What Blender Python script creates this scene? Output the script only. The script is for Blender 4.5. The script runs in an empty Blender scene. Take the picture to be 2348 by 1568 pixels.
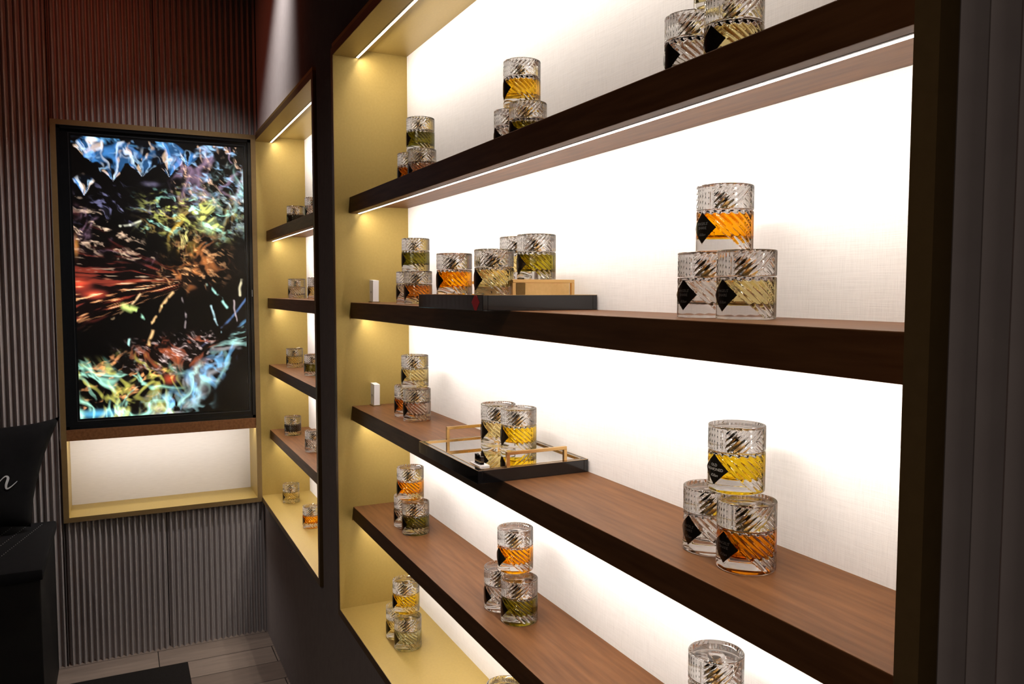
import bpy, bmesh, math, random
import numpy as np
from mathutils import Vector, Matrix
PI = math.pi
random.seed(7)
sc = bpy.context.scene
COL = sc.collection

# ------------------------------------------------------------------ camera, world, room lights, exposure
def make_camera():
    yaw, pitch, roll = math.radians(-63.926), math.radians(-3.687), math.radians(0.03)
    fw = Vector((math.sin(yaw)*math.cos(pitch), math.cos(yaw)*math.cos(pitch), math.sin(pitch)))
    rt = Vector((math.cos(yaw), -math.sin(yaw), 0)); up = rt.cross(fw)
    r2 = rt*math.cos(roll)+up*math.sin(roll); u2 = -rt*math.sin(roll)+up*math.cos(roll)
    m = Matrix((( r2.x,u2.x,-fw.x,3.693),(r2.y,u2.y,-fw.y,-0.554),(r2.z,u2.z,-fw.z,1.5577),(0,0,0,1)))
    cd = bpy.data.cameras.new('camera'); cd.sensor_width = 36; cd.lens = 1833.2*36/2348
    cd.clip_start = 0.02; cd.clip_end = 50
    o = bpy.data.objects.new('camera', cd); COL.objects.link(o); o.matrix_world = m
    sc.camera = o
make_camera()
w = bpy.data.worlds.new('world'); sc.world = w; w.use_nodes = True
w.node_tree.nodes['Background'].inputs[0].default_value = (0.85, 0.70, 0.64, 1)
w.node_tree.nodes['Background'].inputs[1].default_value = 0.008
sc.view_settings.view_transform = 'Standard'; sc.view_settings.look = 'None'
sc.view_settings.gamma = 1; sc.view_settings.use_curve_mapping = False
sc.view_settings.exposure = 0.0
cy = sc.cycles
cy.max_bounces = 20; cy.transmission_bounces = 18; cy.glossy_bounces = 6; cy.diffuse_bounces = 4
cy.transparent_max_bounces = 8; cy.sample_clamp_indirect = 6; cy.blur_glossy = 0.3
cy.use_denoising = True

LED_W = 2.9      # watts of each long strip lamp per metre
def area_lamp(name, loc, size, size_y, power, color, direction, spread=PI, parent=None):
    l = bpy.data.lights.new(name, 'AREA'); l.shape = 'RECTANGLE'; l.size = size; l.size_y = size_y
    l.energy = power; l.color = color; l.spread = spread
    o = bpy.data.objects.new(name, l); COL.objects.link(o); o.location = loc
    o.rotation_euler = Vector(direction).to_track_quat('-Z', 'Y').to_euler()
    if parent: o.parent = parent
    return o

# ------------------------------------------------------------------ helpers
def V(*a): return Vector(a)
def tag(o, label=None, cat=None, group=None, kind=None):
    if label: o['label'] = label
    if cat: o['category'] = cat
    if group: o['group'] = group
    if kind: o['kind'] = kind
    return o
def empty(name, loc=(0,0,0), rz=0.0):
    o = bpy.data.objects.new(name, None); COL.objects.link(o); o.location = loc
    o.rotation_euler = (0,0,rz); o.empty_display_size = .02
    return o
class MB:
    def __init__(s): s.bm = bmesh.new()
    def box(s, a, b, bevel=0):
        v = [s.bm.verts.new((x,y,z)) for x in (a[0],b[0]) for y in (a[1],b[1]) for z in (a[2],b[2])]
        fs = [s.bm.faces.new([v[i] for i in q]) for q in ((0,1,3,2),(4,6,7,5),(0,4,5,1),(2,3,7,6),(0,2,6,4),(1,5,7,3))]
        if bevel:
            es = list({e for f in fs for e in f.edges})
            bmesh.ops.bevel(s.bm, geom=es, offset=bevel, segments=2, profile=.6, affect='EDGES')
        return s
    def prism(s, pts, axis, a, b, bevel=0):
        """closed profile pts (2D) extruded along axis from a to b. axis 0: pts=(y,z); 1: (x,z); 2: (x,y)"""
        def P(p, t):
            return ((t,p[0],p[1]) if axis==0 else (p[0],t,p[1]) if axis==1 else (p[0],p[1],t))
        A = [s.bm.verts.new(P(p,a)) for p in pts]; B = [s.bm.verts.new(P(p,b)) for p in pts]
        n = len(pts); fs = []
        for i in range(n): fs.append(s.bm.faces.new((A[i],A[(i+1)%n],B[(i+1)%n],B[i])))
        fs.append(s.bm.faces.new(A[::-1])); fs.append(s.bm.faces.new(B))
        if bevel:
            es = list({e for f in fs for e in f.edges})
            bmesh.ops.bevel(s.bm, geom=es, offset=bevel, segments=2, profile=.6, affect='EDGES')
        return s
    def lathe(s, prof, seg=48, c=(0,0), close=False):
        rings = []
        for r,z in prof:
            if r < 1e-6: rings.append([s.bm.verts.new((c[0],c[1],z))])
            else: rings.append([s.bm.verts.new((c[0]+r*math.cos(2*PI*i/seg), c[1]+r*math.sin(2*PI*i/seg), z)) for i in range(seg)])
        for A,B in zip(rings, rings[1:]):
            if len(A)==1 and len(B)==1: continue
            for i in range(seg):
                j=(i+1)%seg
                if len(A)==1: s.bm.faces.new((A[0],B[j],B[i]))
                elif len(B)==1: s.bm.faces.new((A[i],A[j],B[0]))
                else: s.bm.faces.new((A[i],A[j],B[j],B[i]))
        return s
    def build(s, name, mat, parent=None, smooth=False, recalc=True):
        if recalc: bmesh.ops.recalc_face_normals(s.bm, faces=s.bm.faces[:])
        me = bpy.data.meshes.new(name); s.bm.to_mesh(me); s.bm.free()
        if mat: me.materials.append(mat)
        if smooth:
            me.polygons.foreach_set('use_smooth', [True]*len(me.polygons))
            if smooth != 'all': me.set_sharp_from_angle(angle=math.radians(35))
        o = bpy.data.objects.new(name, me); COL.objects.link(o)
        if parent: o.parent = parent
        return o
def mesh_obj(name, verts, faces, mat, parent=None, smooth=False):
    me = bpy.data.meshes.new(name); me.from_pydata([tuple(v) for v in verts], [], [tuple(f) for f in faces]); me.update()
    if mat: me.materials.append(mat)
    if smooth: me.polygons.foreach_set('use_smooth', [True]*len(me.polygons))
    o = bpy.data.objects.new(name, me); COL.objects.link(o)
    if parent: o.parent = parent
    return o

# ------------------------------------------------------------------ materials
def nt(name):
    m = bpy.data.materials.new(name); m.use_nodes = True
    t = m.node_tree; return m, t, t.nodes, t.links, t.nodes['Principled BSDF']
def plain(name, col, rough=.5, metal=0.0, spec=.5, coat=0):
    m,t,n,l,b = nt(name)
    b.inputs['Base Color'].default_value = (*col,1); b.inputs['Roughness'].default_value = rough
    b.inputs['Metallic'].default_value = metal; b.inputs['Specular IOR Level'].default_value = spec
    b.inputs['Coat Weight'].default_value = coat
    return m
def noisy(name, c1, c2, scale=(1,1,1), nscale=20, rough=.5, metal=0., spec=.4, bump=0., detail=4, bscale=None, dist=.001):
    m,t,n,l,b = nt(name)
    tc = n.new('ShaderNodeTexCoord'); mp = n.new('ShaderNodeMapping'); mp.inputs['Scale'].default_value = scale
    l.new(tc.outputs['Object'], mp.inputs[0])
    no = n.new('ShaderNodeTexNoise'); no.inputs['Scale'].default_value = nscale; no.inputs['Detail'].default_value = detail
    l.new(mp.outputs[0], no.inputs['Vector'])
    cr = n.new('ShaderNodeValToRGB'); cr.color_ramp.elements[0].position=.3; cr.color_ramp.elements[1].position=.7
    cr.color_ramp.elements[0].color=(*c1,1); cr.color_ramp.elements[1].color=(*c2,1)
    l.new(no.outputs[0], cr.inputs[0]); l.new(cr.outputs[0], b.inputs['Base Color'])
    b.inputs['Roughness'].default_value=rough; b.inputs['Metallic'].default_value=metal; b.inputs['Specular IOR Level'].default_value=spec
    if bump:
        n2 = n.new('ShaderNodeTexNoise'); n2.inputs['Scale'].default_value = bscale or nscale*4; n2.inputs['Detail'].default_value=3
        l.new(mp.outputs[0], n2.inputs['Vector'])
        bp = n.new('ShaderNodeBump'); bp.inputs['Strength'].default_value=bump; bp.inputs['Distance'].default_value=dist
        l.new(n2.outputs[0], bp.inputs['Height']); l.new(bp.outputs[0], b.inputs['Normal'])
    return m
M = {}
M['gold_panel'] = noisy('gold_laminate', (.35,.250,.070),(.38,.272,.078), nscale=160, rough=.42, metal=.35, spec=.4, bump=.15, bscale=900, dist=.0004)
M['frame'] = noisy('bronze_frame', (.165,.108,.040),(.185,.122,.046), nscale=60, rough=.5, metal=.3, bump=.1, bscale=900, dist=.0003)
M['walnut'] = noisy('walnut', (.100,.041,.0145),(.165,.072,.027), scale=(1.2,14,14), nscale=7, rough=.46, spec=.16, bump=.08, bscale=60, dist=.0004, detail=8)
M['reed'] = noisy('reeded_taupe', (.315,.285,.278),(.34,.31,.30), nscale=30, rough=.55, spec=.3, bump=.1, bscale=700, dist=.0003)
M['black_gloss'] = plain('black_lacquer', (.006,.006,.007), .12, 0, .5, .3)
M['black_matte'] = plain('black_matte', (.012,.012,.013), .55)
M['bezel'] = plain('bezel_black', (.004,.005,.006), .25)
M['brass'] = plain('brushed_brass', (.78,.50,.20), .22, 1.0)
M['brass_box'] = noisy('brass_box', (.62,.42,.17),(.68,.46,.2), nscale=200, rough=.4, metal=.6, bump=.1, bscale=2000, dist=.0002)
M['mirror'] = plain('mirror', (.9,.9,.9), .02, 1.0)
M['white_card'] = plain('white_card', (.8,.79,.8), .5)
M['dark_metal'] = plain('dark_collar', (.05,.035,.015), .25, 1.0)
M['gold_metal'] = plain('gold_collar', (.62,.40,.14), .25, 1.0)
M['label'] = plain('bronze_label', (.045,.035,.025), .16, .85)
M['ink'] = plain('label_lettering', (.40,.37,.34), .4)
M['red'] = plain('red_enamel', (1.0,.006,.045), .3)
M['fabric_black'] = noisy('black_upholstery', (.003,.003,.0035),(.005,.005,.0055), nscale=40, rough=.9, spec=.15, bump=.3, bscale=600, dist=.0005)
M['bench_side'] = noisy('bench_side', (.006,.006,.006),(.011,.011,.010), nscale=9, rough=.6, spec=.2, bump=.1, bscale=60)
M['stitch'] = plain('grey_thread', (.16,.16,.155), .7)
M['embroidery'] = plain('white_embroidery', (.50,.52,.53), .7)
M['rug'] = noisy('dark_rug', (.008,.007,.006),(.014,.012,.011), nscale=300, rough=.95, spec=.1, bump=.6, bscale=900, dist=.002)

def weave():
    m,t,n,l,b = nt('white_woven_wallcovering')
    tc = n.new('ShaderNodeTexCoord'); out=[]
    for sc_ in ((1500,1,40),(22,1,1700)):
        mp = n.new('ShaderNodeMapping'); mp.inputs['Scale'].default_value = (sc_[0],1,sc_[2]); l.new(tc.outputs['Object'], mp.inputs[0])
        no = n.new('ShaderNodeTexNoise'); no.inputs['Scale'].default_value=1; no.inputs['Detail'].default_value=2; l.new(mp.outputs[0], no.inputs['Vector'])
        out.append(no)
    ad = n.new('ShaderNodeMath'); ad.operation='ADD'; l.new(out[0].outputs[0], ad.inputs[0]); l.new(out[1].outputs[0], ad.inputs[1])
    cr = n.new('ShaderNodeValToRGB'); cr.color_ramp.elements[0].position=.36; cr.color_ramp.elements[1].position=.56
    cr.color_ramp.elements[0].color=(.665,.645,.638,1); cr.color_ramp.elements[1].color=(.765,.745,.738,1)
    hf = n.new('ShaderNodeMath'); hf.operation='MULTIPLY'; hf.inputs[1].default_value=.5
    l.new(ad.outputs[0], hf.inputs[0]); l.new(hf.outputs[0], cr.inputs[0]); l.new(cr.outputs[0], b.inputs['Base Color'])
    b.inputs['Roughness'].default_value=.75; b.inputs['Specular IOR Level'].default_value=.15
    bp = n.new('ShaderNodeBump'); bp.inputs['Strength'].default_value=.25; bp.inputs['Distance'].default_value=.0005
    l.new(ad.outputs[0], bp.inputs['Height']); l.new(bp.outputs[0], b.inputs['Normal'])
    return m
M['weave'] = weave()
def weave_side():   # same cloth on a panel that faces along x
    return noisy('white_cloth_side', (.60,.58,.57),(.68,.66,.65), scale=(1,30,1600), nscale=1, rough=.75, spec=.15, detail=2)
M['weave_side'] = weave_side()
def floor_mat():
    m,t,n,l,b = nt('floor_planks')
    tc = n.new('ShaderNodeTexCoord'); mp = n.new('ShaderNodeMapping'); l.new(tc.outputs['Object'], mp.inputs[0])
    mp.inputs['Rotation'].default_value=(0,0,PI/2)
    br = n.new('ShaderNodeTexBrick'); br.inputs['Scale'].default_value=1; br.inputs['Brick Width'].default_value=.9; br.inputs['Row Height'].default_value=.16
    br.inputs['Mortar Size'].default_value=.002; br.inputs['Color1'].default_value=(.26,.205,.165,1); br.inputs['Color2'].default_value=(.15,.112,.088,1)
    br.inputs['Mortar'].default_value=(.02,.015,.012,1); l.new(mp.outputs[0], br.inputs['Vector'])
    no = n.new('ShaderNodeTexNoise'); no.inputs['Scale'].default_value=6; no.inputs['Detail'].default_value=8
    m2 = n.new('ShaderNodeMapping'); m2.inputs['Scale'].default_value=(8,1,1); l.new(tc.outputs['Object'], m2.inputs[0]); l.new(m2.outputs[0], no.inputs['Vector'])
    mx = n.new('ShaderNodeMixRGB'); mx.blend_type='MULTIPLY'; mx.inputs[0].default_value=.5
    l.new(br.outputs[0], mx.inputs[1]); l.new(no.outputs[0], mx.inputs[2]); l.new(mx.outputs[0], b.inputs['Base Color'])
    b.inputs['Roughness'].default_value=.45
    return m
M['floor'] = floor_mat()
M['ceiling'] = plain('ceiling_dark', (.05,.045,.045), .8)
def emit(name, col, s):
    m,t,n,l,b = nt(name); n.remove(b); e = n.new('ShaderNodeEmission'); e.inputs[0].default_value=(*col,1); e.inputs[1].default_value=s
    l.new(e.outputs[0], n['Material Output'].inputs[0]); return m
M['led'] = emit('led_strip', (1,.95,.88), 12)
def glass(name, col, ior, rough=0.0):
    m,t,n,l,b = nt(name); n.remove(b); g = n.new('ShaderNodeBsdfGlass'); g.inputs['Color'].default_value=(*col,1)
    g.inputs['IOR'].default_value=ior; g.inputs['Roughness'].default_value=rough
    l.new(g.outputs[0], n['Material Output'].inputs[0]); return m
M['glass'] = glass('clear_glass', (1,1,1), 1.45)
LIQ = {k: glass('perfume_'+k, c, 1.10) for k,c in dict(
    amber=(1.0,.63,.05), deep=(.88,.49,.06), russet=(.86,.50,.15), yellow=(1.0,.82,.13), gold=(.97,.74,.14),
    pale=(.97,.90,.62), olive=(.46,.43,.10), moss=(.58,.52,.10), dark=(.22,.18,.08), clear=(.97,.965,.95), rose=(.92,.86,.80), green=(.92,.93,.78)).items()}

# ------------------------------------------------------------------ dimensions (metres)
CAMX = 3.693
T, BT, TB = 2.2155, .6262, 2.2375           # lip underside, niche floor, raised ceiling
SH = dict(A=1.8231, B=1.5231, C=1.2230, D=.9259)
DEP, SY, LIP = .2168, .0421, .0735
L1, R1 = -.028, 1.137                        # small niche opening
L2, R2 = 1.4185, 3.265                       # wide niche opening
FW = .022                                    # flange width
THK = dict(A=.0455,B=.0455,C=.0425,D=.0410)

# ------------------------------------------------------------------ reeded walls
PITCH = .0225
def reed_profile(a, b, seams, base, ridge):
    """list of (t, depth) along the wall, depth: distance behind the frame plane"""
    pts = []
    edges = [a]+[s for s in sorted(seams) if a < s < b]+[b]
    for i,(p,q) in enumerate(zip(edges, edges[1:])):
        p2 = p+(.0032 if i else 0); q2 = q-(.0032 if i < len(edges)-2 else 0)
        n = max(1, round((q2-p2)/PITCH)); w_ = (q2-p2)/n
        if i: pts.append((p2-.0001, base+.02))
        for k in range(n):
            for j in range(8):
                f = j/8; pts.append((p2+w_*(k+f), base-(base-ridge)*max(0,math.sin(PI*min(1,max(0,(f-.125)/.75))))**.85))
        pts.append((q2, base))
        if i < len(edges)-2: pts.append((q2+.0001, base+.02))
    return pts
def wall_strip(verts, faces, prof, z0, z1, mapf):
    k = len(verts)
    for t,d in prof: verts.append(mapf(t,d,z0)); verts.append(mapf(t,d,z1))
    for i in range(len(prof)-1): faces.append((k+2*i, k+2*i+2, k+2*i+3, k+2*i+1))
def reeded_wall(name, regions, seams, mapf):
    v, f = [], []
    for a,b,z0,z1 in regions: wall_strip(v, f, reed_profile(a,b,seams,.031,.008), z0, z1, mapf)
    o = mesh_obj(name, v, f, M['reed'], smooth=True)
    o.data.set_sharp_from_angle(angle=math.radians(50))
    return o
ZT = 3.1
s1, s2 = (L1, R1+FW), (L2-FW, R2+FW)
seamsb = [.487, L2-.035, 1.80, 2.18, 2.57, 2.95, 3.68, 4.07]
z_lo, z_hi = BT-FW, T+FW
wb = reeded_wall('wall_back', [(s1[0],s1[1]-.002,0,z_lo+.002),(s1[0],s1[1]-.002,z_hi-.002,ZT),(s1[1]-.002,s2[0]+.002,0,ZT),
      (s2[0]+.002,s2[1]-.002,0,z_lo+.002),(s2[0]+.002,s2[1]-.002,z_hi-.002,ZT),(s2[1]-.002,4.9,0,ZT)], seamsb, lambda t,d,z:(t,d,z))
tag(wb, kind='structure')
YF0, YF1 = -.790, -.008                     # screen surround outer edges on the left wall
seamsl = [-2.35,-1.96,-1.57,-1.18,-.785,-.400]
wl = reeded_wall('wall_left', [(-3.2,YF0+.002,0,ZT),(YF0+.002,YF1-.001,0,.606),(YF0+.002,YF1-.001,2.237,ZT),(YF1-.001,.04,0,.604),(YF1-.001,.04,2.238,ZT)],
     seamsl, lambda t,d,z:(-d,t,z))
tag(wl, kind='structure')
o = MB().box((-.4,-3.4,-.05),(5.2,.4,0)).build('floor', M['floor']); tag(o, kind='structure')
o = MB().box((-.4,-3.4,ZT),(5.2,.4,ZT+.05)).build('ceiling', M['ceiling']); tag(o, kind='structure')

# ------------------------------------------------------------------ lit display niches
def ring(mb, a, b, z0, z1, fw, d0, d1, axis, left=True):
    """flange frame round an opening a..b, z0..z1; axis 1 = wall_back (x,z), 0 = wall_left (y,z)"""
    def bx(p,q,r,s,e0,e1):
        if axis==1: mb.box((p,e0,r),(q,e1,s))
        else: mb.box((-e1,p,r),(-e0,q,s))
    e = -.0002; t = .004
    if left: bx(a-fw,a,z0-fw,z1+fw,d0,e); bx(a-fw,a-fw+t,z0-fw,z1+fw,e,d1)
    bx(b,b+fw,z0-fw,z1+fw,d0,e); bx(a,b,z0-fw,z0,d0,e); bx(a,b,z1,z1+fw,d0,e)      # face plate
    bx(b+fw-t,b+fw,z0-fw,z1+fw,e,d1); a2 = a-fw+t if left else a
    bx(a2,b+fw-t,z0-fw,z0-fw+t,e,d1); bx(a2,b+fw-t,z1+fw-t,z1+fw,e,d1)  # return
WARM = (1.0,.90,.80)
def led(parent, x0, x1, z, per_m):
    """diffuser strip plus the lamp it houses, tilted towards the back of the niche"""
    strip = MB().box((x0,LIP-.0080,z-.0004),(x1,LIP-.0020,z+.004)).build('light_strip', M['led'], parent)
    MB().box((x0,LIP-.0128,z-.0003),(x1,LIP-.0112,z+.001)).build('light_channel', M['black_matte'], parent)
    area_lamp('strip_lamp', ((x0+x1)/2, LIP+.003, z+.002), x1-x0-.02, .006, per_m*(x1-x0), WARM, (0,.66,-.75), math.radians(165), parent)
    return strip
def shelf(parent, x0, x1, zt, thk, per_m):
    zb = zt-thk; zu = zt-.024
    # lip at the front, thinner board behind the lamp
    prof = [(SY,zb),(SY,zt),(DEP,zt),(DEP,zu),(LIP,zu),(LIP,zb)]
    s = MB().prism(prof, 0, x0+.0005, x1-.0005, bevel=.0012).build('shelf', M['walnut'], parent)
    led(s, x0+.004, x1-.004, zb, per_m)
    return s
def niche(name, label, x0, x1, per_m):
    r = empty(name, ((x0+x1)/2, 0, BT-FW)); tag(r, label, 'display niche', 'illuminated display niches')
    r_loc = r.location.copy()
    parts = []
    t = .012
    parts.append(MB().box((x0-t,.0,BT-t),(x0,DEP+t,TB+t)).build('side_panel', M['gold_panel'], r))
    parts.append(MB().box((x1,.0,BT-t),(x1+t,DEP+t,TB+t)).build('side_panel', M['gold_panel'], r))
    parts.append(MB().box((x0,.0,BT-t),(x1,DEP,BT)).build('floor_panel', M['gold_panel'], r))
    parts.append(MB().prism([(0,T),(0,TB+t),(DEP,TB+t),(DEP,TB),(LIP,TB),(LIP,T)],0,x0,x1).build('top_panel', M['gold_panel'], r))
    parts.append(MB().box((x0,DEP,BT-t),(x1,DEP+t,TB+t)).build('back_panel', M['weave'], r))
    f = MB(); ring(f, x0, x1, BT, T, FW, -.0015, .020, 1, x0 > 0)
    parts.append(f.build('frame', M['frame'], r))
    led(parts[3], x0+.004, x1-.004, T, per_m*.98)
    for k in 'ABCD': parts.append(shelf(r, x0, x1, SH[k], THK[k], per_m))
    for p in parts: p.location = -r_loc
    return r
niche('display_niche', 'wide gold-lined wall niche with four walnut shelves and many bottles', L2, R2, LED_W)
niche('display_niche', 'narrow gold-lined niche in the corner beside the screen, with walnut shelves', L1, R1, LED_W)

# ------------------------------------------------------------------ screen surround and screen on the left wall
def screen_unit():
    r = empty('screen_surround', (0,-.4,.6)); loc = r.location.copy(); P_ = []
    y0, y1 = -.7665, -.0225; zt_, zw, zb, z0 = 2.2165, .9885, .9425, .6262; D = .2168; t=.012
    f = MB(); ring(f, y0, y1, z0, zt_, .0205, -.0015, .020, 0); P_.append(f.build('frame', M['frame'], r))
    P_.append(MB().box((-D,y0-t,z0-t),(-.0,y0,zb)).build('side_panel', M['gold_panel'], r))
    P_.append(MB().box((-D,y1,z0-t),(-.0,y1+.010,zb)).build('side_panel', M['gold_panel'], r))
    P_.append(MB().box((-D,y0,z0-t),(-.0,y1,z0)).build('floor_panel', M['gold_panel'], r))
    P_.append(MB().box((-D-t,y0,z0-t),(-D,y1,zw)).build('back_panel', M['weave_side'], r))
    s = MB().prism([(-.0015,zb),(-.0015,zw),(-D,zw),(-D,zb+.024),(-.03,zb+.024),(-.03,zb)],1,y0,y1,bevel=.001).build('shelf', M['walnut'], r); P_.append(s)
    MB().box((-.0285,y0+.004,zb-.0012),(-.0210,y1-.004,zb+.004)).build('light_strip', M['led'], s)
    area_lamp('strip_lamp', (-.034,(y0+y1)/2,zb+.002), .72,.006, LED_W*.68*(y1-y0), WARM, (-.62,0,-.78), PI, s)
    P_[-1].children[-1].rotation_euler = Vector((-.62,0,-.78)).to_track_quat('-Z','Y').to_euler()
    for p in P_: p.location = -loc
    tag(r, 'bronze-framed wall recess with walnut ledge and lit empty alcove under the screen', 'wall recess')
    return r
screen_unit()

def vnoise(x, y, seed):
    r = np.random.RandomState(seed); g = r.rand(64,64)
    xi = np.floor(x).astype(int); yi = np.floor(y).astype(int); fx = x-xi; fy = y-yi
    fx = fx*fx*(3-2*fx); fy = fy*fy*(3-2*fy); G = lambda a,b: g[a%64,b%64]
    return (G(xi,yi)*(1-fx)+G(xi+1,yi)*fx)*(1-fy)+(G(xi,yi+1)*(1-fx)+G(xi+1,yi+1)*fx)*fy
def fbm(x, y, seed, o=4):
    s=0; a=.5
    for k in range(o): s = s+a*vnoise(x*2**k+k*7.3, y*2**k+k*3.1, seed+k); a*=.5
    return s/(1-.5**o)
def sst(a,b,x): t=np.clip((x-a)/(b-a),0,1); return t*t*(3-2*t)
def blob(u,v,cu,cv,su,sv): return np.exp(-((u-cu)/su)**2-((v-cv)/sv)**2)
def warp(u,v,seed,a,f=3.0):
    v=v*1.7
    du=fbm(u*f,v*f,seed,3)-.5; dv=fbm(u*f+5,v*f+8,seed+4,3)-.5
    return u+a*du, v+a*dv
def lines(u,v,seed,fu,fv,wp,p,ang=0.0):
    """bright caustic filaments; ang turns the long direction"""
    a,b=warp(u,v,seed,wp*.35); c,s=np.cos(ang),np.sin(ang); x=(a*c+b*s)*fu; y=(-a*s+b*c)*fv/1.7
    n=fbm(x,y,seed+20,3); n2=fbm(x*1.7+3,y*1.7,seed+31,3)
    return np.clip(1-np.abs(n-.5)*7,0,1)**p*sst(.30,.62,n2)
def shard(u,v,seed,f,dens,ang=.5):
    """small glinting flakes with soft inner shading"""
    a,b=warp(u,v,seed,.10,7.0); c,s=np.cos(ang),np.sin(ang); x=(a*c+b*s)*f*.7; y=(-a*s+b*c)*f*1.5
    n=fbm(x,y,seed+5,3); m=fbm(x*2.3+1,y*2.3,seed+11,2)
    return sst(1-dens*.5-.08,1-dens*.5+.12,n)*(.15+1.3*sst(.35,.75,m))
def screen_colors(u, v):
    c = np.zeros(u.shape+(3,)); add = lambda m,col: c.__iadd__(m[...,None]*np.array(col))
    add(.010+.018*fbm(u*5,v*8,3)**2, (.8,.5,.6))
    # row of blue cut facets along the top, their creases meeting in the lower tips
    for i,(tu,tv,R0,wd) in enumerate(((.10,.085,.10,.95),(.225,.152,.175,.66),(.390,.132,.150,.76),(.548,.126,.140,.72),(.062,.208,.085,.52),(.66,.085,.07,.8))):
        x=u-tu; y=(tv-v)*1.7; r=np.hypot(x,y); a=np.arctan2(x,y)+.7*(fbm(u*12,v*16,300+i,3)-.5)
        m=sst(wd,wd-.06,np.abs(a))*sst(R0*1.7,R0*1.7-.03,r+.4*np.abs(x))*(y>-.004)
        f1=sst(.40,.66,fbm(a*2.6+i*3,r*11+i,310+i,3)); f2=np.clip(1-np.abs(fbm(a*3+i,r*16,320+i,3)-.5)*10,0,1)*sst(.35,.6,fbm(a*2+7,r*20,325+i,2)); c*=(1-m*.9)[...,None]
        add(m*(.04+.75*f1*(.35+.65*sst(-.5,.5,np.sin(a*9+i)))),(.08,.36,.92)); add(m*f2*.75,(.45,.72,1.0)); add(m*sst(.60,.75,fbm(a*4+i,r*18,330+i,2))*.8,(.9,.6,.35))
        add(m*sst(.62,.78,fbm(a*5+i,r*9,340+i,2))*.7,(.9,.95,1))
    add(sst(.03,.01,v)*sst(.62,.5,u)*shard(u,v,350,16,1.0)*.8,(.15,.5,.95))
    add(blob(u,v,.44,.155,.05,.010)*.25*(.5+fbm(u*30,v*40,44)),(.5,.45,.75))
    # dim lilac glints under the facets
    m=blob(u,v,.22,.235,.28,.06); add(m*shard(u,v,51,22,.80)*.35,(.45,.45,.85)); add(m*.02,(.4,.4,.8))
    # upper right: blue, white and rose fragments
    m=sst(.50,.66,u)*sst(.30,.10,v); add(m*shard(u,v,61,20,.82,.2)*.9,(.35,.62,.95)); add(m*lines(u,v,63,8,16,1.2,2,.4)*.6,(.55,.35,.55)); add(m*shard(u,v,68,26,.66,.9)*.9,(.9,.55,.35))
    m=blob(u,v,.97,.19,.12,.10); add(m*lines(u,v,71,10,12,1.2,1.5,.7)*1.0,(.45,.9,.8)); add(m*shard(u,v,73,22,.9)*.8,(.7,.95,1))
    # gold and green sparkle cloud
    m=blob(u,v,.60,.245,.16,.055)+.7*blob(u,v,.82,.27,.12,.06)+.55*blob(u,v,.47,.315,.08,.03)
    add(m*shard(u,v,75,24,.90,.1)*1.5,(.62,.66,.14)); add(m*shard(u,v,78,28,.76,.3)*1.6,(.45,1.0,.80)); add(m*lines(u,v,80,14,16,1.2,2)*.8,(.9,.6,.15)); add(m*.05,(.5,.35,.08))
    m=blob(u,v,.60,.335,.07,.055); add(m*lines(u,v,81,14,6,1,1.2,.2)*1.4,(1.0,.62,.06)); add(m*shard(u,v,83,28,.8,1.3)*1.2,(1,.9,.3))
    add(blob(u,v,.79,.30,.05,.02)*(.3+shard(u,v,84,16,1.1))*1.0,(.55,.85,.45))
    # copper cloud
    m=blob(u,v,.70,.43,.14,.075)+.6*blob(u,v,.60,.50,.10,.04); add(m*(.06+lines(u,v,85,14,20,1.4,1.3,-.5)*.9),(.85,.27,.06)); add(m*shard(u,v,88,30,.85)*1.0,(1,.5,.2))
    # red fan from the left
    cu,cv=.74,.50; ang=np.arctan2(v-cv,cu-u); rad=np.hypot(u-cu,(v-cv)*1.5)
    st=fbm(rad*6,ang*46+3*fbm(u*6,v*9,90),92,3); st2=fbm(rad*11,ang*90+3*fbm(u*6,v*9,94),96,2)
    fan=sst(-.40,-.26,ang)*sst(.27,.15,ang)*sst(.64,.50,u); dk=.25+.75*sst(-.35,.1,ang)
    add(fan*dk*(.035+.42*sst(.48,.80,st)),(.80,.09,.035)); add(fan*sst(.58,.80,st2)*sst(-.05,.14,ang)*1.1,(1.0,.42,.15)); add(fan*sst(.70,.86,st2)*.8*sst(-.2,.1,ang),(1,.75,.5))
    add(blob(u,v,.02,.52,.05,.02)*.8,(.9,.08,.03)); add(blob(u,v,.10,.555,.05,.012)*.9,(1,.1,.04)); add(blob(u,v,.01,.385,.012,.03)*.6,(.8,.35,.05))
    m=sst(-.10,-.24,ang)*sst(-.42,-.32,ang)*sst(.5,.4,u); add(m*shard(u,v,95,30,.72,.3)*1.0,(.85,.6,.4)); add(m*lines(u,v,98,10,20,1,2,.35)*.35,(.5,.3,.45))
    # hollows
    c*=(1-.97*blob(u,v,.45,.375,.13,.05))[...,None]; c*=(1-.93*blob(u,v,.56,.43,.06,.03))[...,None]; c*=(1-.9*blob(u,v,.52,.62,.24,.06))[...,None]
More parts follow.
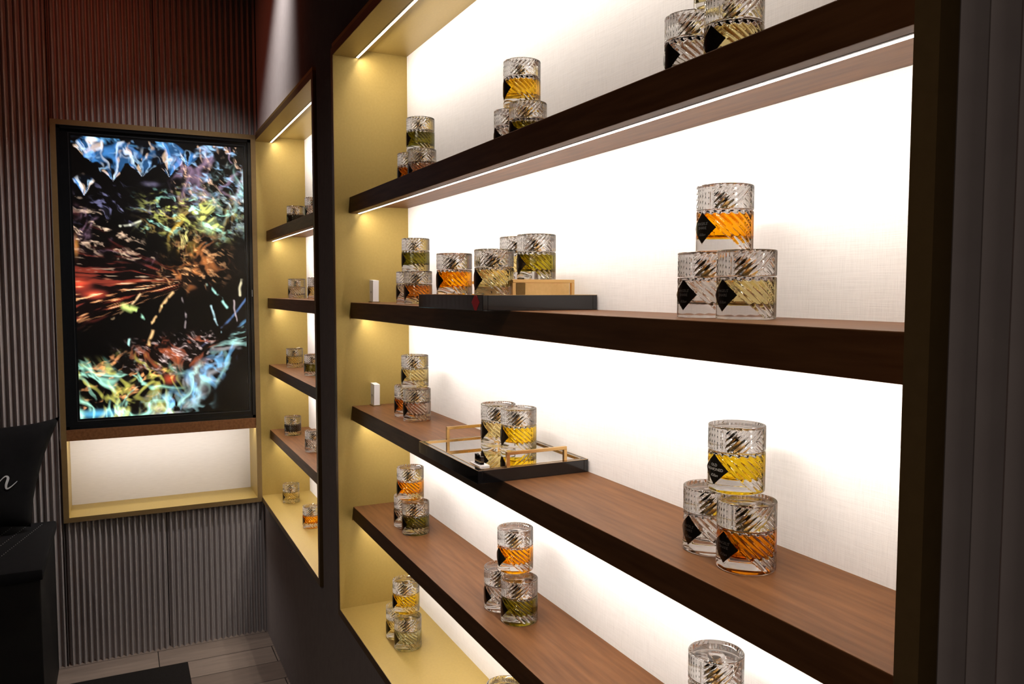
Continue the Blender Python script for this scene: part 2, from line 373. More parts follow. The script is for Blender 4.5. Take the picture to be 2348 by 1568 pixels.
    for (pts,col,wd,seed) in (([(.36,.555),(.30,.60),(.20,.645)],(.9,.6,.3),.006,1),([(.55,.55),(.48,.60),(.43,.66),(.41,.74)],(1,.6,.25),.008,2),
          ([(.77,.52),(.84,.57),(.88,.605)],(.5,1,.85),.008,3),([(.78,.60),(.81,.65),(.83,.70)],(.5,.75,.8),.006,4),([(.29,.72),(.27,.78)],(.5,1,.9),.006,5),
          ([(.27,.60),(.33,.615)],(.75,.95,.25),.018,6),([(.34,.62),(.38,.645)],(.5,1.,.7),.008,6),([(.93,.58),(.94,.66)],(.5,.4,.4),.005,7),([(.98,.50),(.97,.56)],(.9,.8,.5),.007,8),
          ([(.26,.31),(.32,.305),(.37,.29)],(.8,.8,.6),.006,9),([(.60,.57),(.63,.63),(.62,.68)],(.25,.2,.2),.006,10)):
        for (a,b),(d,e) in zip(pts,pts[1:]):
            wob=.03*(fbm(v*26,u*3,100+seed,2)-.5); t_=np.clip(((u-a)*(d-a)+(v-b)*(e-b))/((d-a)**2+(e-b)**2),0,1); ds=np.hypot(u+wob-a-(d-a)*t_,(v-b-(e-b)*t_)*1.7)
            add(np.exp(-(ds/wd)**2)*1.4*sst(.3,.6,fbm(u*40,v*40,110+seed,2)),col)
    # lower red brown cluster
    m=blob(u,v,.52,.785,.20,.05)+.7*blob(u,v,.72,.73,.07,.03); add(m*(.05+lines(u,v,121,14,18,1.4,1.3,-.3)*.9),(.80,.17,.05)); add(m*shard(u,v,124,32,.8)*1.0,(.9,.7,.65)); add(blob(u,v,.52,.87,.03,.015)*.8,(.9,.1,.03))
    # swirls: yellow green on the left, cyan on the right
    lo=sst(.775,.85,v+.03*np.sin(u*7)); m=lo*sst(.66,.45,u)
    add(m*lines(u,v,131,9,14,1.8,1.1,-.6)*1.1,(.60,.58,.10)); add(m*lines(u,v,135,9,13,1.6,2.2,-.5)*1.4,(.45,1.0,.75)); add(m*shard(u,v,137,24,.62,-.5)*1.0,(.85,.35,.12)); add(m*.03,(.4,.3,.1))
    add(blob(u,v,.13,.80,.035,.03)*lines(u,v,139,6,9,.8,.8)*1.3,(.3,.95,.7))
    arc=v-(.955-.28*np.clip((u-.42)/.58,0,1)**1.5); m=sst(.30,.50,u)*sst(-.06,-.0,arc+.09*(fbm(u*10,v*14,140)-.5))*sst(.12,.04,arc)
    add(m*lines(u,v,141,7,20,1.6,1.0,-.55)*1.25,(.20,.58,1.0)); add(m*lines(u,v,144,8,18,1.3,1.4,-.5)*1.1,(.50,.95,.85)); add(m*lines(u,v,147,7,16,1.3,2,-.45)*.7,(.9,.9,.9))
    add(np.exp(-((arc+.085+.02*fbm(u*9,v*4,8))/.006)**2)*sst(.6,.95,u)*.6*sst(.35,.6,fbm(u*12,v*20,9)),(.2,.4,.85))
    m=sst(.90,.95,v)*sst(.85,.6,u)*sst(.3,.45,u); add(m*lines(u,v,150,8,14,1.2,1.2,-.2)*.8,(.45,.8,.8))
    add(blob(u,v,.10,.985,.10,.012)*1.2,(.1,.55,.9))
    c*=(1-.85*blob(u,v,.97,.97,.12,.06))[...,None]
    lum=c.max(-1,keepdims=True); c=c*sst(.0,.20,lum)
    return np.clip(c,0,1.2)
def wall_screen():
    r = empty('wall_screen', (0,-.39,.989)); loc = r.location.copy()
    y0,y1,z0,z1 = -.7655,-.0235,.9890,2.2155
    ly0,ly1,lz0,lz1 = -.716,-.055,1.030,2.179
    m = MB(); m.box((-.06,y0,z0),(-.012,y1,z1)); case = m.build('casing', M['bezel'], r)
    m = MB()
    for a,b,c_,d in ((y0,y0+.012,z0,z1),(y1-.012,y1,z0,z1),(y0,y1,z0,z0+.012),(y0,y1,z1-.012,z1)): m.box((-.012,a,c_),(-.003,b,d))
    bz = m.build('bezel', M['bezel'], r)
    sm = MB().box((-.0025,-.0290,1.53),(-.002,-.0270,1.56)).build('status_light', plain('sensor_grey',(.3,.3,.3),.4), r)
    # second inner frame line
    m = MB()
    for a,b,c_,d in ((-.7255,-.7235,1.020,2.189),(-.0475,-.0455,1.020,2.189),(-.7255,-.0455,1.019,1.021),(-.7255,-.0455,2.188,2.190)): m.box((-.012,a,c_),(-.0105,b,d))
    ib = m.build('inner_trim', plain('graphite_trim',(.02,.022,.025),.35), r)
    NU, NV = 250, 430
    U, Vv = np.meshgrid(np.linspace(0,1,NU), np.linspace(0,1,NV))
    co = np.stack([np.full(U.shape,-.0114), ly0+(ly1-ly0)*U, lz1-(lz1-lz0)*Vv], -1).reshape(-1,3)
    idx = np.arange(NU*NV).reshape(NV,NU)
    F = np.stack([idx[:-1,:-1],idx[1:,:-1],idx[1:,1:],idx[:-1,1:]],-1).reshape(-1,4)
    me = bpy.data.meshes.new('display_panel'); me.vertices.add(NU*NV); me.vertices.foreach_set('co', co.ravel().astype(np.float32))
    me.loops.add(F.size); me.loops.foreach_set('vertex_index', F.ravel().astype(np.int32)); me.polygons.add(len(F))
    me.polygons.foreach_set('loop_start', np.arange(0,F.size,4,dtype=np.int32)); me.update(calc_edges=True)
    ca = me.color_attributes.new('picture','FLOAT_COLOR','POINT')
    rgb = screen_colors(U,Vv).reshape(-1,3); ca.data.foreach_set('color', np.concatenate([rgb,np.ones((len(rgb),1))],1).ravel().astype(np.float32))
    mt = bpy.data.materials.new('screen_picture'); mt.use_nodes = True; n = mt.node_tree.nodes; l = mt.node_tree.links
    b = n['Principled BSDF']; at = n.new('ShaderNodeAttribute'); at.attribute_name='picture'
    b.inputs['Base Color'].default_value=(.003,.003,.003,1); b.inputs['Roughness'].default_value=.3
    l.new(at.outputs['Color'], b.inputs['Emission Color']); b.inputs['Emission Strength'].default_value=.95
    me.materials.append(mt)
    po = bpy.data.objects.new('display_panel', me); COL.objects.link(po); po.parent = r
    for o in (case,bz,sm,ib,po): o.location = -loc
    tag(r, 'tall black flat screen showing swirling amber and blue liquid', 'screen')
wall_screen()
# ------------------------------------------------------------------ perfume bottles
RB, HB, ZS, ZC = .0355, .083, .0508, .0517   # radius, height, shoulder height, cap underside
def tri(x): return abs(((x) % 1.0)*2-1)
def relief(s, z):
    """depth (mm) cut into the surface at arc distance s (mm) from the label centre, height z (mm)"""
    a = abs(s); g = 0.0
    cut = lambda u, per, k: (1-abs(math.sin(PI*u/per)))**k
    if z < 51:
        if a/21.5+abs(z-29)/20.5 < 1: return 0.12
        edge = min(1,max(0,(50.4-z)/1.5))*min(1,max(0,(z-2.2)/2))
        if a >= 69: return .55*cut(a-69,5.25,1.0)*edge
        u = ((z-29)+.80*(a-20))*.78
        if a > 4 and u > -.3 and z > 2.2:
            return (1.9*cut(u,6.6,.9)+.35)*edge*min(1,max(0,(a/21.5+abs(z-29)/20.5-1)*8))
        return 0.0
    e = max(0,min(1,(z-52.5)/1.0,(81.3-z)/1.0))
    if a < 15: return .55*cut(a,5.0,1.0)*e
    if a >= 69: return .5*cut(a-69,5.25,1.0)*e
    if z-53 > (a-43)*.9:
        return (1.7*cut((z-53)-.9*(a-15),5.6/.74,.9)+.25)*e
    return (1.4*cut((z-53)+.8*(a-30),6.0/.78,.9)+.25)*e
def cut_cylinder(z0, z1, NT, NZ, r_edge):
    """outer surface rings bottom to top with rounded edges; returns verts (rings)"""
    rings = []
    zs = [z0]+[z0+r_edge*(1-math.cos(PI/2*i/3)) for i in (1,2)]+list(np.linspace(z0+r_edge, z1-r_edge, NZ))+[z1-r_edge*(1-math.cos(PI/2*i/3)) for i in (2,1)]+[z1]
    for z in zs:
        dz = max(0, z0+r_edge-z, z-(z1-r_edge)); ins = r_edge-math.sqrt(max(0,r_edge**2-dz**2)) if r_edge else 0
        ring_ = []
        for i in range(NT):
            th = 2*PI*i/NT; s = th if th <= PI else th-2*PI
            r = RB-ins-relief(s*RB*1000, z*1000)*.001
            ang = th-PI/2          # label faces -y
            ring_.append((r*math.cos(ang), r*math.sin(ang), z))
        rings.append(ring_)
    return rings
def rings_to_mesh(name, outer, inner_profiles, NT, mat):
    v, f = [], []
    def add_ring(r): v.extend(r); return list(range(len(v)-len(r), len(v)))
    R_ = [add_ring(r) for r in outer]
    def skin(A,B):
        for i in range(len(A)):
            j=(i+1)%len(A); f.append((A[i],A[j],B[j],B[i]))
    for A,B in zip(R_,R_[1:]): skin(A,B)
    return v,f,R_
def circ_ring(r,z,NT): return [(r*math.cos(2*PI*i/NT-PI/2), r*math.sin(2*PI*i/NT-PI/2), z) for i in range(NT)]
def glass_mesh(name, z0, z1, NT, NZ, bottom, top):
    """closed solid: cut outer wall, bottom profile (list r,z from rim inward), top profile (from rim inward)"""
    v,f,R_ = rings_to_mesh(name, cut_cylinder(z0,z1,NT,NZ,.0014), None, NT, None)
    def cap(start, prof, flip):
        cur = start
        for r,z in prof:
            if r < 1e-6:
                v.append((0,0,z)); c = len(v)-1
                for i in range(len(cur)):
                    j=(i+1)%len(cur); f.append((cur[i],cur[j],c) if not flip else (cur[j],cur[i],c))
                return
            nr = circ_ring(r,z,NT); k=len(v); v.extend(nr); nxt=list(range(k,k+NT))
            for i in range(NT):
                j=(i+1)%NT; q=(cur[i],cur[j],nxt[j],nxt[i]); f.append(q if not flip else q[::-1])
            cur = nxt
    cap(R_[0], bottom, True); cap(R_[-1], top, False)
    return v,f
def cavity(profile, NT, v, f):
    """inner closed void: normals face the void; profile list (r,z) from bottom centre to top centre"""
    prev=None
    for r,z in profile:
        if r<1e-6:
            v.append((0,0,z)); cur=[len(v)-1]
        else:
            k=len(v); v.extend(circ_ring(r,z,NT)); cur=list(range(k,k+NT))
        if prev:
            for i in range(NT):
                j=(i+1)%NT
                if len(prev)==1: f.append((prev[0],cur[i],cur[j]))
                elif len(cur)==1: f.append((prev[j],prev[i],cur[0]))
                else: f.append((prev[j],prev[i],cur[i],cur[j]))
        prev=cur
CAV = [(0,.0165),(.020,.0165),(.0258,.0172),(.0285,.0195),(.0290,.024),(.0290,.044),(.0280,.0470),(.024,.0482),(.0085,.0484),(0,.0484)]
def build_bottle_meshes(NT, NZ, NT2):
    v,f = glass_mesh('glass_body', 0, ZS, NT, NZ, [(.030,.0),(.026,.0012),(.012,.0020),(0,.0022)], [(.030,ZS),(.012,ZS),(0,ZS)])
    cavity(CAV, NT2, v, f)
    body = bpy.data.meshes.new('glass_body'); body.from_pydata(v,[],f); body.update(); body.materials.append(M['glass'])
    # cap: cup-like stopper, hollow underneath for the sprayer, shallow dish on top
    v,f = glass_mesh('cap', ZC, HB, NT, max(12,NZ*2//3), [(.030,ZC),(.0118,ZC),(.0112,ZC+.002),(.0112,.074),(.0095,.0762),(.004,.0770),(0,.0771)], [(.0320,HB),(.0305,HB-.0012),(.0290,HB-.0030),(.014,HB-.0034),(0,HB-.0034)])
    cap = bpy.data.meshes.new('cap'); cap.from_pydata(v,[],f); cap.update(); cap.materials.append(M['glass'])
    for me in (body,cap):
        me.polygons.foreach_set('use_smooth',[True]*len(me.polygons)); me.set_sharp_from_angle(angle=math.radians(38))
    return body, cap
BODY, CAP = build_bottle_meshes(288, 60, 64)
def liquid_mesh():
    m = MB(); e=.00012; top=.0462
    prof=[(0,.0165-e),(.020,.0165-e),(.0258+e*.5,.0172-e),(.0285+e,.0195-e),(.0290+e,.024),(.0290+e,.044),(.0283+e,top),(0,top)]
    m.lathe(prof, 64); o = m.build('perfume', None, smooth=True); me = o.data; bpy.data.objects.remove(o); return me
LIQM = liquid_mesh()
LIQ_ME = {}
for k,mt in LIQ.items():
    me = LIQM.copy(); me.name='perfume'; me.materials.append(mt); LIQ_ME[k]=me
def sprayer_meshes():
    m = MB().lathe([(0,ZS+.0001),(.0105,ZS+.0001),(.0105,.0600),(.0088,.0606),(.0088,.0625),(0,.0625)],32); o=m.build('collar',M['gold_metal'],smooth=True); a=o.data; bpy.data.objects.remove(o)
    m = MB().lathe([(0,.0626),(.0080,.0626),(.0080,.0700),(.0074,.0708),(0,.0709)],32); o=m.build('nozzle',M['dark_metal'],smooth=True); b=o.data; bpy.data.objects.remove(o)
    return a,b
COLLAR, NOZZLE = sprayer_meshes()
def on_label(s, z, out=0.0):     # s,z in metres on the wrapped label
    th = s/RB-PI/2; r = RB+.0004+out; return (r*math.cos(th), r*math.sin(th), z)
def label_mesh():
    N=14; v=[]; f=[]; hw,hh,cz=.0198,.0190,.0290
    grid={}
    for layer,out in ((0,.0),(1,.0009)):
        for i in range(-N,N+1):
            for j in range(-N,N+1):
                p,q=i/N,j/N       # rotate square grid into a diamond
                s=(p+q)/2*hw; z=cz+(p-q)/2*hh
                grid[layer,i,j]=len(v); v.append(on_label(s,z,out-.0003))
    for i in range(-N,N):
        for j in range(-N,N):
            for layer in (0,1):
                q=[grid[layer,i,j],grid[layer,i+1,j],grid[layer,i+1,j+1],grid[layer,i,j+1]]; f.append(q if layer==0 else q[::-1])
    for i in range(-N,N):
        for a,b,c,d in (((i,-N),(i+1,-N),0,1),((i,N),(i+1,N),1,0),((-N,i),(-N,i+1),1,0),((N,i),(N,i+1),0,1)):
            f.append((grid[c,a[0],a[1]],grid[c,b[0],b[1]],grid[d,b[0],b[1]],grid[d,a[0],a[1]]))
    me=bpy.data.meshes.new('label'); me.from_pydata(v,[],f); me.update(); me.materials.append(M['label'])
    bm=bmesh.new(); bm.from_mesh(me); bmesh.ops.recalc_face_normals(bm,faces=bm.faces[:]); bm.to_mesh(me); bm.free()
    me.polygons.foreach_set('use_smooth',[True]*len(me.polygons)); me.set_sharp_from_angle(angle=math.radians(40))
    return me
LABEL = label_mesh()
def text_points(txt, size, shear=0.0):
    cu = bpy.data.curves.new('t','FONT'); cu.body=txt; cu.size=size; cu.align_x='CENTER'; cu.align_y='CENTER'; cu.shear=shear; cu.resolution_u=2
    o = bpy.data.objects.new('t',cu); COL.objects.link(o); bpy.context.view_layer.update()
    me = bpy.data.meshes.new_from_object(o.evaluated_get(bpy.context.evaluated_depsgraph_get()))
    v=[tuple(x.co) for x in me.vertices]; f=[tuple(p.vertices) for p in me.polygons]
    bpy.data.objects.remove(o); bpy.data.curves.remove(cu); bpy.data.meshes.remove(me)
    return v,f
def lettering(rows, parent, mat):
    v,f=[],[]
    for txt,size,z,shear in rows:
        a,b=text_points(txt,size,shear); k=len(v)
        v+= [on_label(p[0], z+p[1], .00075) for p in a]; f+=[tuple(k+i for i in q) for q in b]
    return mesh_obj('lettering', v, f, mat, parent)
OLD = [('OLD',.0050,.0345,0),('FASHIONED',.0050,.0290,0),('·',.004,.0258,0),('Kilian',.0052,.0215,.45)]
ANG = [("ANGELS'",.0048,.0340,0),('SHARE',.0048,.0288,0),('Kilian',.0048,.0205,.45)]
INK2 = plain('faint_lettering',(.10,.095,.09),.4)
n_b=[0]
def bottle(x, y, z, liquid, label, group, rz=0.0, text=None, ink=None):
    r = empty('perfume_bottle', (x,y,z), rz); tag(r, label, 'bottle', group)
    for nm,me in (('glass_body',BODY),('perfume',LIQ_ME[liquid]),('cap',CAP),('label',LABEL)):
        o = bpy.data.objects.new(nm, me); COL.objects.link(o); o.parent = r
        if nm=='label' and text: lettering(text, o, ink or M['ink'])
    sp = bpy.data.objects.new('sprayer', COLLAR); COL.objects.link(sp); sp.parent=r
    nz = bpy.data.objects.new('nozzle', NOZZLE); COL.objects.link(nz); nz.parent=sp
    return r
G = {'A':'bottles on the top shelf of the wide niche','B':'bottles on the second shelf of the wide niche','C':'bottles on the third shelf of the wide niche',
     'D':'bottles on the fourth shelf of the wide niche','F':'bottles on the floor of the wide niche','S':'bottles in the narrow corner niche'}
SH['F'] = BT
H2 = HB+.0003
E='0'
BOTTLES = [  # shelf, level, x, y, liquid, label, turn
 ('A',0,1.712,.127,'russet','russet perfume bottle, left base of far stack on the top shelf'),
 ('A',0,1.783,.131,'rose','pale rose perfume bottle, right base of far stack on the top shelf'),
 ('A',1,1.750,.139,'olive','dark olive perfume bottle crowning the far stack on the top shelf'),
 ('A',0,2.266,.144,'clear','colourless perfume bottle, left base of middle stack on the top shelf'),
 ('A',0,2.338,.142,'moss','moss green perfume bottle, right base of middle stack on the top shelf'),
 ('A',1,2.311,.143,'gold','golden perfume bottle crowning the middle stack on the top shelf'),
 ('A',0,2.852,.115,'clear','colourless perfume bottle, left base of nearest stack on the top shelf'),
 ('A',0,2.924,.120,'pale','pale gold perfume bottle, right base of nearest stack on the top shelf'),
 ('A',1,2.885,.135,'pale','glass bottle crowning the nearest top-shelf stack, cut off by the upper picture edge'),
 ('B',0,1.700,.125,'clear','colourless perfume bottle, left base of far stack beside the black tray, second shelf'),
 ('B',0,1.772,.122,'russet','russet perfume bottle, right base of far stack on the second shelf'),
 ('B',1,1.738,.128,'olive','olive perfume bottle crowning the far stack on the second shelf'),
 ('B',0,2.873,.125,'clear','colourless perfume bottle, left base of nearest stack on the second shelf'),
 ('B',0,2.945,.128,'pale','pale gold perfume bottle, right base of nearest stack on the second shelf'),
 ('B',1,2.893,.138,'amber','bright orange perfume bottle crowning the nearest stack on the second shelf'),
 ('C',0,1.663,.129,'russet','russet perfume bottle, left base of far stack on the third shelf'),
 ('C',0,1.743,.127,'rose','pale rose perfume bottle, right base of far stack on the third shelf'),
 ('C',1,1.708,.134,'pale','pale yellow perfume bottle crowning the far stack on the third shelf'),
 ('C',0,2.889,.127,'clear','colourless perfume bottle, left base of nearest stack on the third shelf'),
 ('C',0,2.961,.121,'deep','deep amber perfume bottle, right base of nearest stack on the third shelf'),
 ('C',1,2.918,.142,'yellow','bright yellow perfume bottle with lettered label crowning the nearest third-shelf stack'),
 ('D',0,1.663,.125,'clear','colourless perfume bottle, left base of far stack on the lowest walnut shelf'),
 ('D',0,1.735,.124,'olive','dark olive perfume bottle, right base of far stack on the lowest walnut shelf'),
 ('D',1,1.697,.123,'amber','orange perfume bottle crowning the far stack on the lowest walnut shelf'),
 ('D',0,2.278,.116,'clear','colourless perfume bottle, left base of middle stack on the lowest walnut shelf'),
 ('D',0,2.350,.119,'moss','yellow-green perfume bottle, right base of middle stack on the lowest walnut shelf'),
 ('D',1,2.304,.133,'amber','orange perfume bottle crowning the middle stack on the lowest walnut shelf'),
 ('D',1,2.905,.126,'clear','glass bottle cut off by the lower picture edge, nearest on the lowest walnut shelf'),
 ('F',0,1.664,.100,'pale','pale gold perfume bottle, left base of stack on the gold niche floor'),
 ('F',0,1.739,.099,'green','pale green perfume bottle, right base of stack on the gold niche floor'),
 ('F',1,1.702,.107,'yellow','yellow perfume bottle crowning the stack on the gold niche floor'),
 ('F',1,2.328,.098,'pale','glass cap just showing at the lower picture edge above the gold niche floor'),
 ('S',0,.280,.112,'dark','dark perfume bottle, left one on the top shelf of the narrow niche','A'),
 ('S',0,.625,.115,'clear','colourless perfume bottle, right one on the top shelf of the narrow niche','A'),
 ('S',0,.240,.120,'clear','colourless perfume bottle, left one on the narrow niche second shelf','B'),
 ('S',0,.640,.118,'pale','pale gold perfume bottle, right one on the narrow niche second shelf','B'),
 ('S',0,.151,.123,'pale','pale perfume bottle, left one on the narrow niche third shelf','C'),
 ('S',0,.523,.124,'olive','olive perfume bottle, right one on the narrow niche third shelf','C'),
 ('S',0,.151,.110,'dark','dark perfume bottle, left one on the narrow niche lowest walnut shelf','D'),
 ('S',0,.549,.117,'clear','colourless perfume bottle, right one on the narrow niche lowest walnut shelf','D'),
 ('S',0,.144,.099,'pale','pale yellow perfume bottle standing left on the narrow niche gold floor','F'),
 ('S',0,.551,.103,'amber','orange perfume bottle standing right on the narrow niche gold floor','F'),
]
# the two lower bottles that carry the cut-off crowns (outside the frame, seen only in reflections)
for sh,x,y,wh in (('D',2.870,.118,'left base of nearest stack on the lowest walnut shelf'),('D',2.942,.116,'right base of nearest stack on the lowest walnut shelf'),('F',2.292,.096,'left base of middle stack on the gold niche floor'),('F',2.364,.098,'right base of middle stack on the gold niche floor')):
    bottle(x,y,SH[sh]+.0002,'clear','colourless perfume bottle, '+wh, 'bottles below the lower picture edge')
rr = random.Random(3)
for b in BOTTLES:
    sh,lv,x,y,liq,lab = b[:6]; z = SH[b[6] if len(b)>6 else sh]+.0002+lv*H2
    txt=ink=None
    if lab.startswith('bright yellow'): txt=OLD
    if 'nearest stack on the third' in lab: txt,ink=ANG,INK2
    if 'nearest stack on the second' in lab: txt,ink=ANG,INK2
    bottle(x,y,z,liq,lab,G[sh],math.radians(rr.uniform(-4,4)),txt,ink)

# ------------------------------------------------------------------ trays
def tray(x0,x1,y0,y1,z,h,label,diamond):
    r = empty('serving_tray', ((x0+x1)/2,(y0+y1)/2,z)); tag(r,label,'tray','mirrored black trays'); loc=r.location.copy(); P_=[]
    rim=.009; zt=z+h
    m=MB()
    m.box((x0,y0,z),(x1,y0+rim,zt),.0008); m.box((x0,y1-rim,z),(x1,y1,zt),.0008)
    m.box((x0,y0+rim,z),(x0+rim,y1-rim,zt),.0008); m.box((x1-rim,y0+rim,z),(x1,y1-rim,zt),.0008); m.box((x0+rim,y0+rim,z),(x1-rim,y1-rim,zt-.004))
    P_.append(m.build('body',M['black_gloss'],r))
    m=MB(); a=.0012
    for p,q,s_,t_ in ((x0+rim,x1-rim,y0+rim,y0+rim+.002),(x0+rim,x1-rim,y1-rim-.002,y1-rim),(x0+rim,x0+rim+.002,y0+rim,y1-rim),(x1-rim-.002,x1-rim,y0+rim,y1-rim)):
        m.box((p,s_,zt-.004),(q,t_,zt+.0004))
    for p,q,s_,t_ in ((x0,x1,y0,y0+.0015),(x0,x1,y1-.0015,y1),(x0,x0+.0015,y0,y1),(x1-.0015,x1,y0,y1)): m.box((p,s_,zt-.0002),(q,t_,zt+.0003))
    P_.append(m.build('gold_trim',M['brass'],r))
    P_.append(MB().box((x0+rim+.002,y0+rim+.002,zt-.004),(x1-rim-.002,y1-rim-.002,zt-.0022)).build('mirror_plate',M['mirror'],r))
    for hx in (x0+.0045,x1-.0105):
        m=MB(); w_=.006; ya,yb=y0+.058,y0+.180; hh=.027
        m.box((hx,ya,zt-.0005),(hx+w_,ya+w_,zt+hh-w_)); m.box((hx,yb-w_,zt-.0005),(hx+w_,yb,zt+hh-w_)); m.box((hx,ya,zt+hh-w_),(hx+w_,yb,zt+hh),.0006)
        P_.append(m.build('handle',M['brass'],r))
    if diamond:
        cx,cz=x1-.030,z+h/2; m=MB(); m.prism([(cx-.0165,cz+.001),(cx-.004,cz+h/2-.0006),(cx+.004,cz+h/2-.0006),(cx+.0165,cz+.001),(cx+.004,cz-h/2+.0006),(cx-.004,cz-h/2+.0006)],1,y0-.0006,y0+.0005)
        P_.append(m.build('red_diamond',M['red'],r))
    for p in P_: p.location=-loc
    return zt-.0022
zC = tray(2.140,2.443,-.008,.2145,SH['C']+.0002,.0235,'glossy black tray with brass handles and mirror top on the third shelf',False)
zB = tray(2.150,2.470,-.010,.2145,SH['B']+.0002,.0265,'glossy black tray with red diamond badge and gold box on the second shelf',True)
GT = 'bottles on the mirrored trays'
bottle(2.223,.134,zC+.0002,'pale','pale yellow perfume bottle, left of two on the third-shelf mirror tray',GT)
bottle(2.294,.145,zC+.0002,'yellow','bright yellow perfume bottle, right of two on the third-shelf mirror tray',GT)
bottle(2.205,.046,zB+.0002,'amber','orange perfume bottle at front left of the second-shelf tray',GT)
bottle(2.385,.050,zB+.0002,'pale','pale gold perfume bottle at front right of the second-shelf tray, beside brass handle',GT)
bx = MB().box((2.275,.086,zB+.0001),(2.438,.176,zB+.0281),.0006).build('plinth_box',M['brass_box']); tag(bx,'matt gold box holding two bottles at the back of the second-shelf tray','box')
bottle(2.396,.130,zB+.0284,'moss','olive green perfume bottle standing on the gold box, right one',GT)
bottle(2.318,.132,zB+.0284,'pale','pale perfume bottle on the gold box, mostly hidden behind two bottles',GT)
# small black sign on its white foot on the lower tray
def tray_sign():
    x,y,z=2.392,.018,zC+.0001
    r=empty('tray_sign',(x,y,z)); tag(r,'tiny black letter sign on a white foot at the front corner of the mirror tray','sign')
    MB().box((-.022,-.010,0),(.022,.010,.003),.0005).build('foot',M['white_card'],r)
    m=MB()
    for a,b,c_,d in ((-.015,-.010,.003,.019),(-.009,-.005,.003,.018),(-.004,.001,.003,.016),(.001,.006,.008,.016),(.007,.013,.003,.017),(-.015,.013,.003,.006),(-.010,.009,.012,.016)): m.box((a,-.003,c_),(b,.003,d))
    m.build('letters',M['black_gloss'],r)
tray_sign()
def card(z,lab):
    r=empty('card_holder',(1.432,.1065,z+.0002)); tag(r,lab,'card holder','white card blocks by the gold side panel')
    MB().box((-.046,-.012,0),(.022,.012,.0025),.0004).build('base',M['frame'],r)
    b=MB().box((-.022,-.0085,.0026),(.020,.0085,.0640),.0006).build('card_block',M['white_card'],r)
    c_=MB().prism([(-.004,.030),(0,.034),(.004,.030),(0,.026)],1,-.0090,-.0084).build('printed_mark',plain('grey_print',(.25,.24,.24),.6),b)
    b.rotation_euler=(0,math.radians(3),0)
    return r
card(SH['B'],'white card block at the left end of the second shelf in the wide niche')
card(SH['C'],'white card block at the left end of the third shelf in the wide niche')

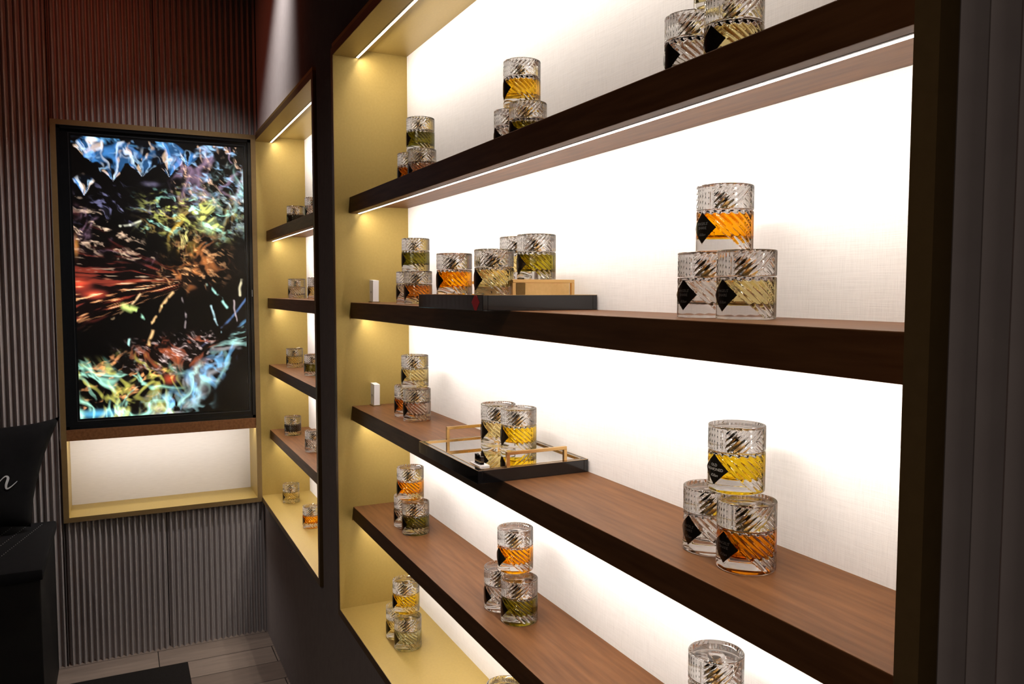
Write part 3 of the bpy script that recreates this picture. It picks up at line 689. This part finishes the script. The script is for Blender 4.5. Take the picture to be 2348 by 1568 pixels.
# ------------------------------------------------------------------ bench, cushion, rug
def bench():
    r=empty('bench',(.33,-1.25,0)); loc=r.location.copy(); tag(r,'low black upholstered bench with stitched seat against the reeded wall','bench')
    a=MB().box((.004,-1.75,0.0),(.625,-.822,.585),.004).build('base',M['bench_side'],r)
    s=MB().box((.004,-1.76,.585),(.642,-.812,.625),.010).build('seat',M['fabric_black'],r,smooth=True)
    m=MB()
    for k in range(9):
        for j in range(34):
            x=.05+j*.017; y=-.86-k*.052-.25*(x-.05)
            if -1.72<y<-.83: m.box((x,y-.0012,.6248),(x+.006,y+.0012,.6262))
    t=m.build('stitching',M['stitch'],s)
    for o in (a,s): o.location=-loc
bench()
def cushion():
    N=28; w_,h_,th=.225,.205,.070; v=[];f=[]
    for side in (1,-1):
        for i in range(N+1):
            for j in range(N+1):
                p=i/N*2-1; q=j/N*2-1
                pin=1-.10*(1-p*p)*abs(q)**3; pin2=1-.10*(1-q*q)*abs(p)**3
                e=max(0,(1-p**4))*max(0,(1-q**4)); d=side*th*(e**.42)*.9
                d+=side*.004*math.sin(7*p+3*q)*e
                v.append((d, p*w_*pin2+.055*q-.015, q*h_*pin+.008*(p>0)*p**6*(q>0)*q**6))
    K=(N+1)**2
    for s_ in (0,1):
        for i in range(N):
            for j in range(N):
                a=s_*K+i*(N+1)+j; q=(a,a+N+1,a+N+2,a+1); f.append(q if s_==0 else q[::-1])
    o=mesh_obj('cushion',v,f,M['fabric_black'],smooth=True)
    bm=bmesh.new(); bm.from_mesh(o.data); bmesh.ops.remove_doubles(bm,verts=bm.verts[:],dist=.0004); bmesh.ops.recalc_face_normals(bm,faces=bm.faces[:]); bm.to_mesh(o.data); bm.free()
    o.location=(.118,-1.046,.846); o.rotation_euler=(math.radians(0),math.radians(-9),math.radians(4))
    tag(o,'black square cushion with white script embroidery leaning on the reeded wall','cushion')
    # embroidered script letter n (end of a word that runs out of the picture)
    def stroke(pts):
        out=[]
        for i in range(len(pts)-1):
            p0=pts[max(0,i-1)];p1=pts[i];p2=pts[i+1];p3=pts[min(len(pts)-1,i+2)]
            for k in range(8):
                t=k/8; out.append(tuple(.5*((2*p1[a])+(-p0[a]+p2[a])*t+(2*p0[a]-5*p1[a]+4*p2[a]-p3[a])*t*t+(-p0[a]+3*p1[a]-3*p2[a]+p3[a])*t**3) for a in range(3)))
        out.append(pts[-1]); return out
    path=[(-.060,.030,.0012),(-.048,.040,.003),(-.052,.018,.0042),(-.062,-.008,.003),(-.045,.022,.0014),(-.026,.040,.0022),(-.017,.033,.0042),(-.024,.008,.0040),(-.022,-.006,.0030),(-.008,.000,.0018),(.012,.018,.0010)]
    def surf(p,q):
        a,b=p/w_,q/h_; e=max(0,(1-a**4))*max(0,(1-b**4)); return th*(e**.42)*.9+.004*math.sin(7*a+3*b)*e+.0012
    P2=stroke(path); vv=[];ff=[]
    for i,(y,z,wd) in enumerate(P2):
        a=P2[max(0,i-1)];b=P2[min(len(P2)-1,i+1)]; dy,dz=b[0]-a[0],b[1]-a[1]; L=math.hypot(dy,dz) or 1; ny,nz=-dz/L*wd,dy/L*wd
        oy,oz=.105,-.040
        for s_ in (1,-1): vv.append((surf(y+oy+ny*s_,z+oz+nz*s_),y+oy+ny*s_,z+oz+nz*s_))
        if i: k=2*i; ff.append((k-2,k-1,k+1,k))
    mesh_obj('embroidered_letter',vv,ff,M['embroidery'],o)
cushion()
o=MB().box((.178,-.818,.0003),(1.2,-.342,.009),.003).build('rug',M['rug']); tag(o,'dark flat rug on the plank floor in front of the reeded wall','rug')

# ------------------------------------------------------------------ lamps added to tint and shade the walls (unseen, outside the picture)
def added_lamp(x,y,power,col,size,lab,direction=(0,0,-1),spread=150):  # invented ceiling lamp with trim ring, put in only for its light
    r=empty('added_ceiling_lamp',(x,y,ZT)); tag(r,lab,'added lamp','added unseen ceiling lamps')
    MB().lathe([(size*.5,-.004),(size*.5+.012,-.004),(size*.5+.012,-.0001),(size*.5,-.0001),(size*.5,-.004)],24).build('trim_ring',M['black_matte'],r)
    l=bpy.data.lights.new('added_lamp','AREA'); l.shape='DISK'; l.size=size; l.energy=power; l.color=col; l.spread=math.radians(spread)
    o=bpy.data.objects.new('added_lamp_light',l); COL.objects.link(o); o.parent=r; o.location=(0,0,-.006); o.rotation_euler=Vector(direction).to_track_quat('-Z','Y').to_euler()
added_lamp(.62,-.62,2.0,(1,.16,.07),.12,'added unseen reddish lamp above the screen wall')  # added to give the left wall its red glow
added_lamp(.85,-.10,6.0,(1,.96,.94),.10,'added unseen white spot beside the niche wall, aimed at the screen wall',(-.85,-.42,-2.3),62)  # added to light the left wall sideways and shade its reeds
added_lamp(4.2,-1.7,13,(1,.82,.72),.20,'added unseen white lamp behind the camera')  # added to brighten and warm the reeded panel at the right
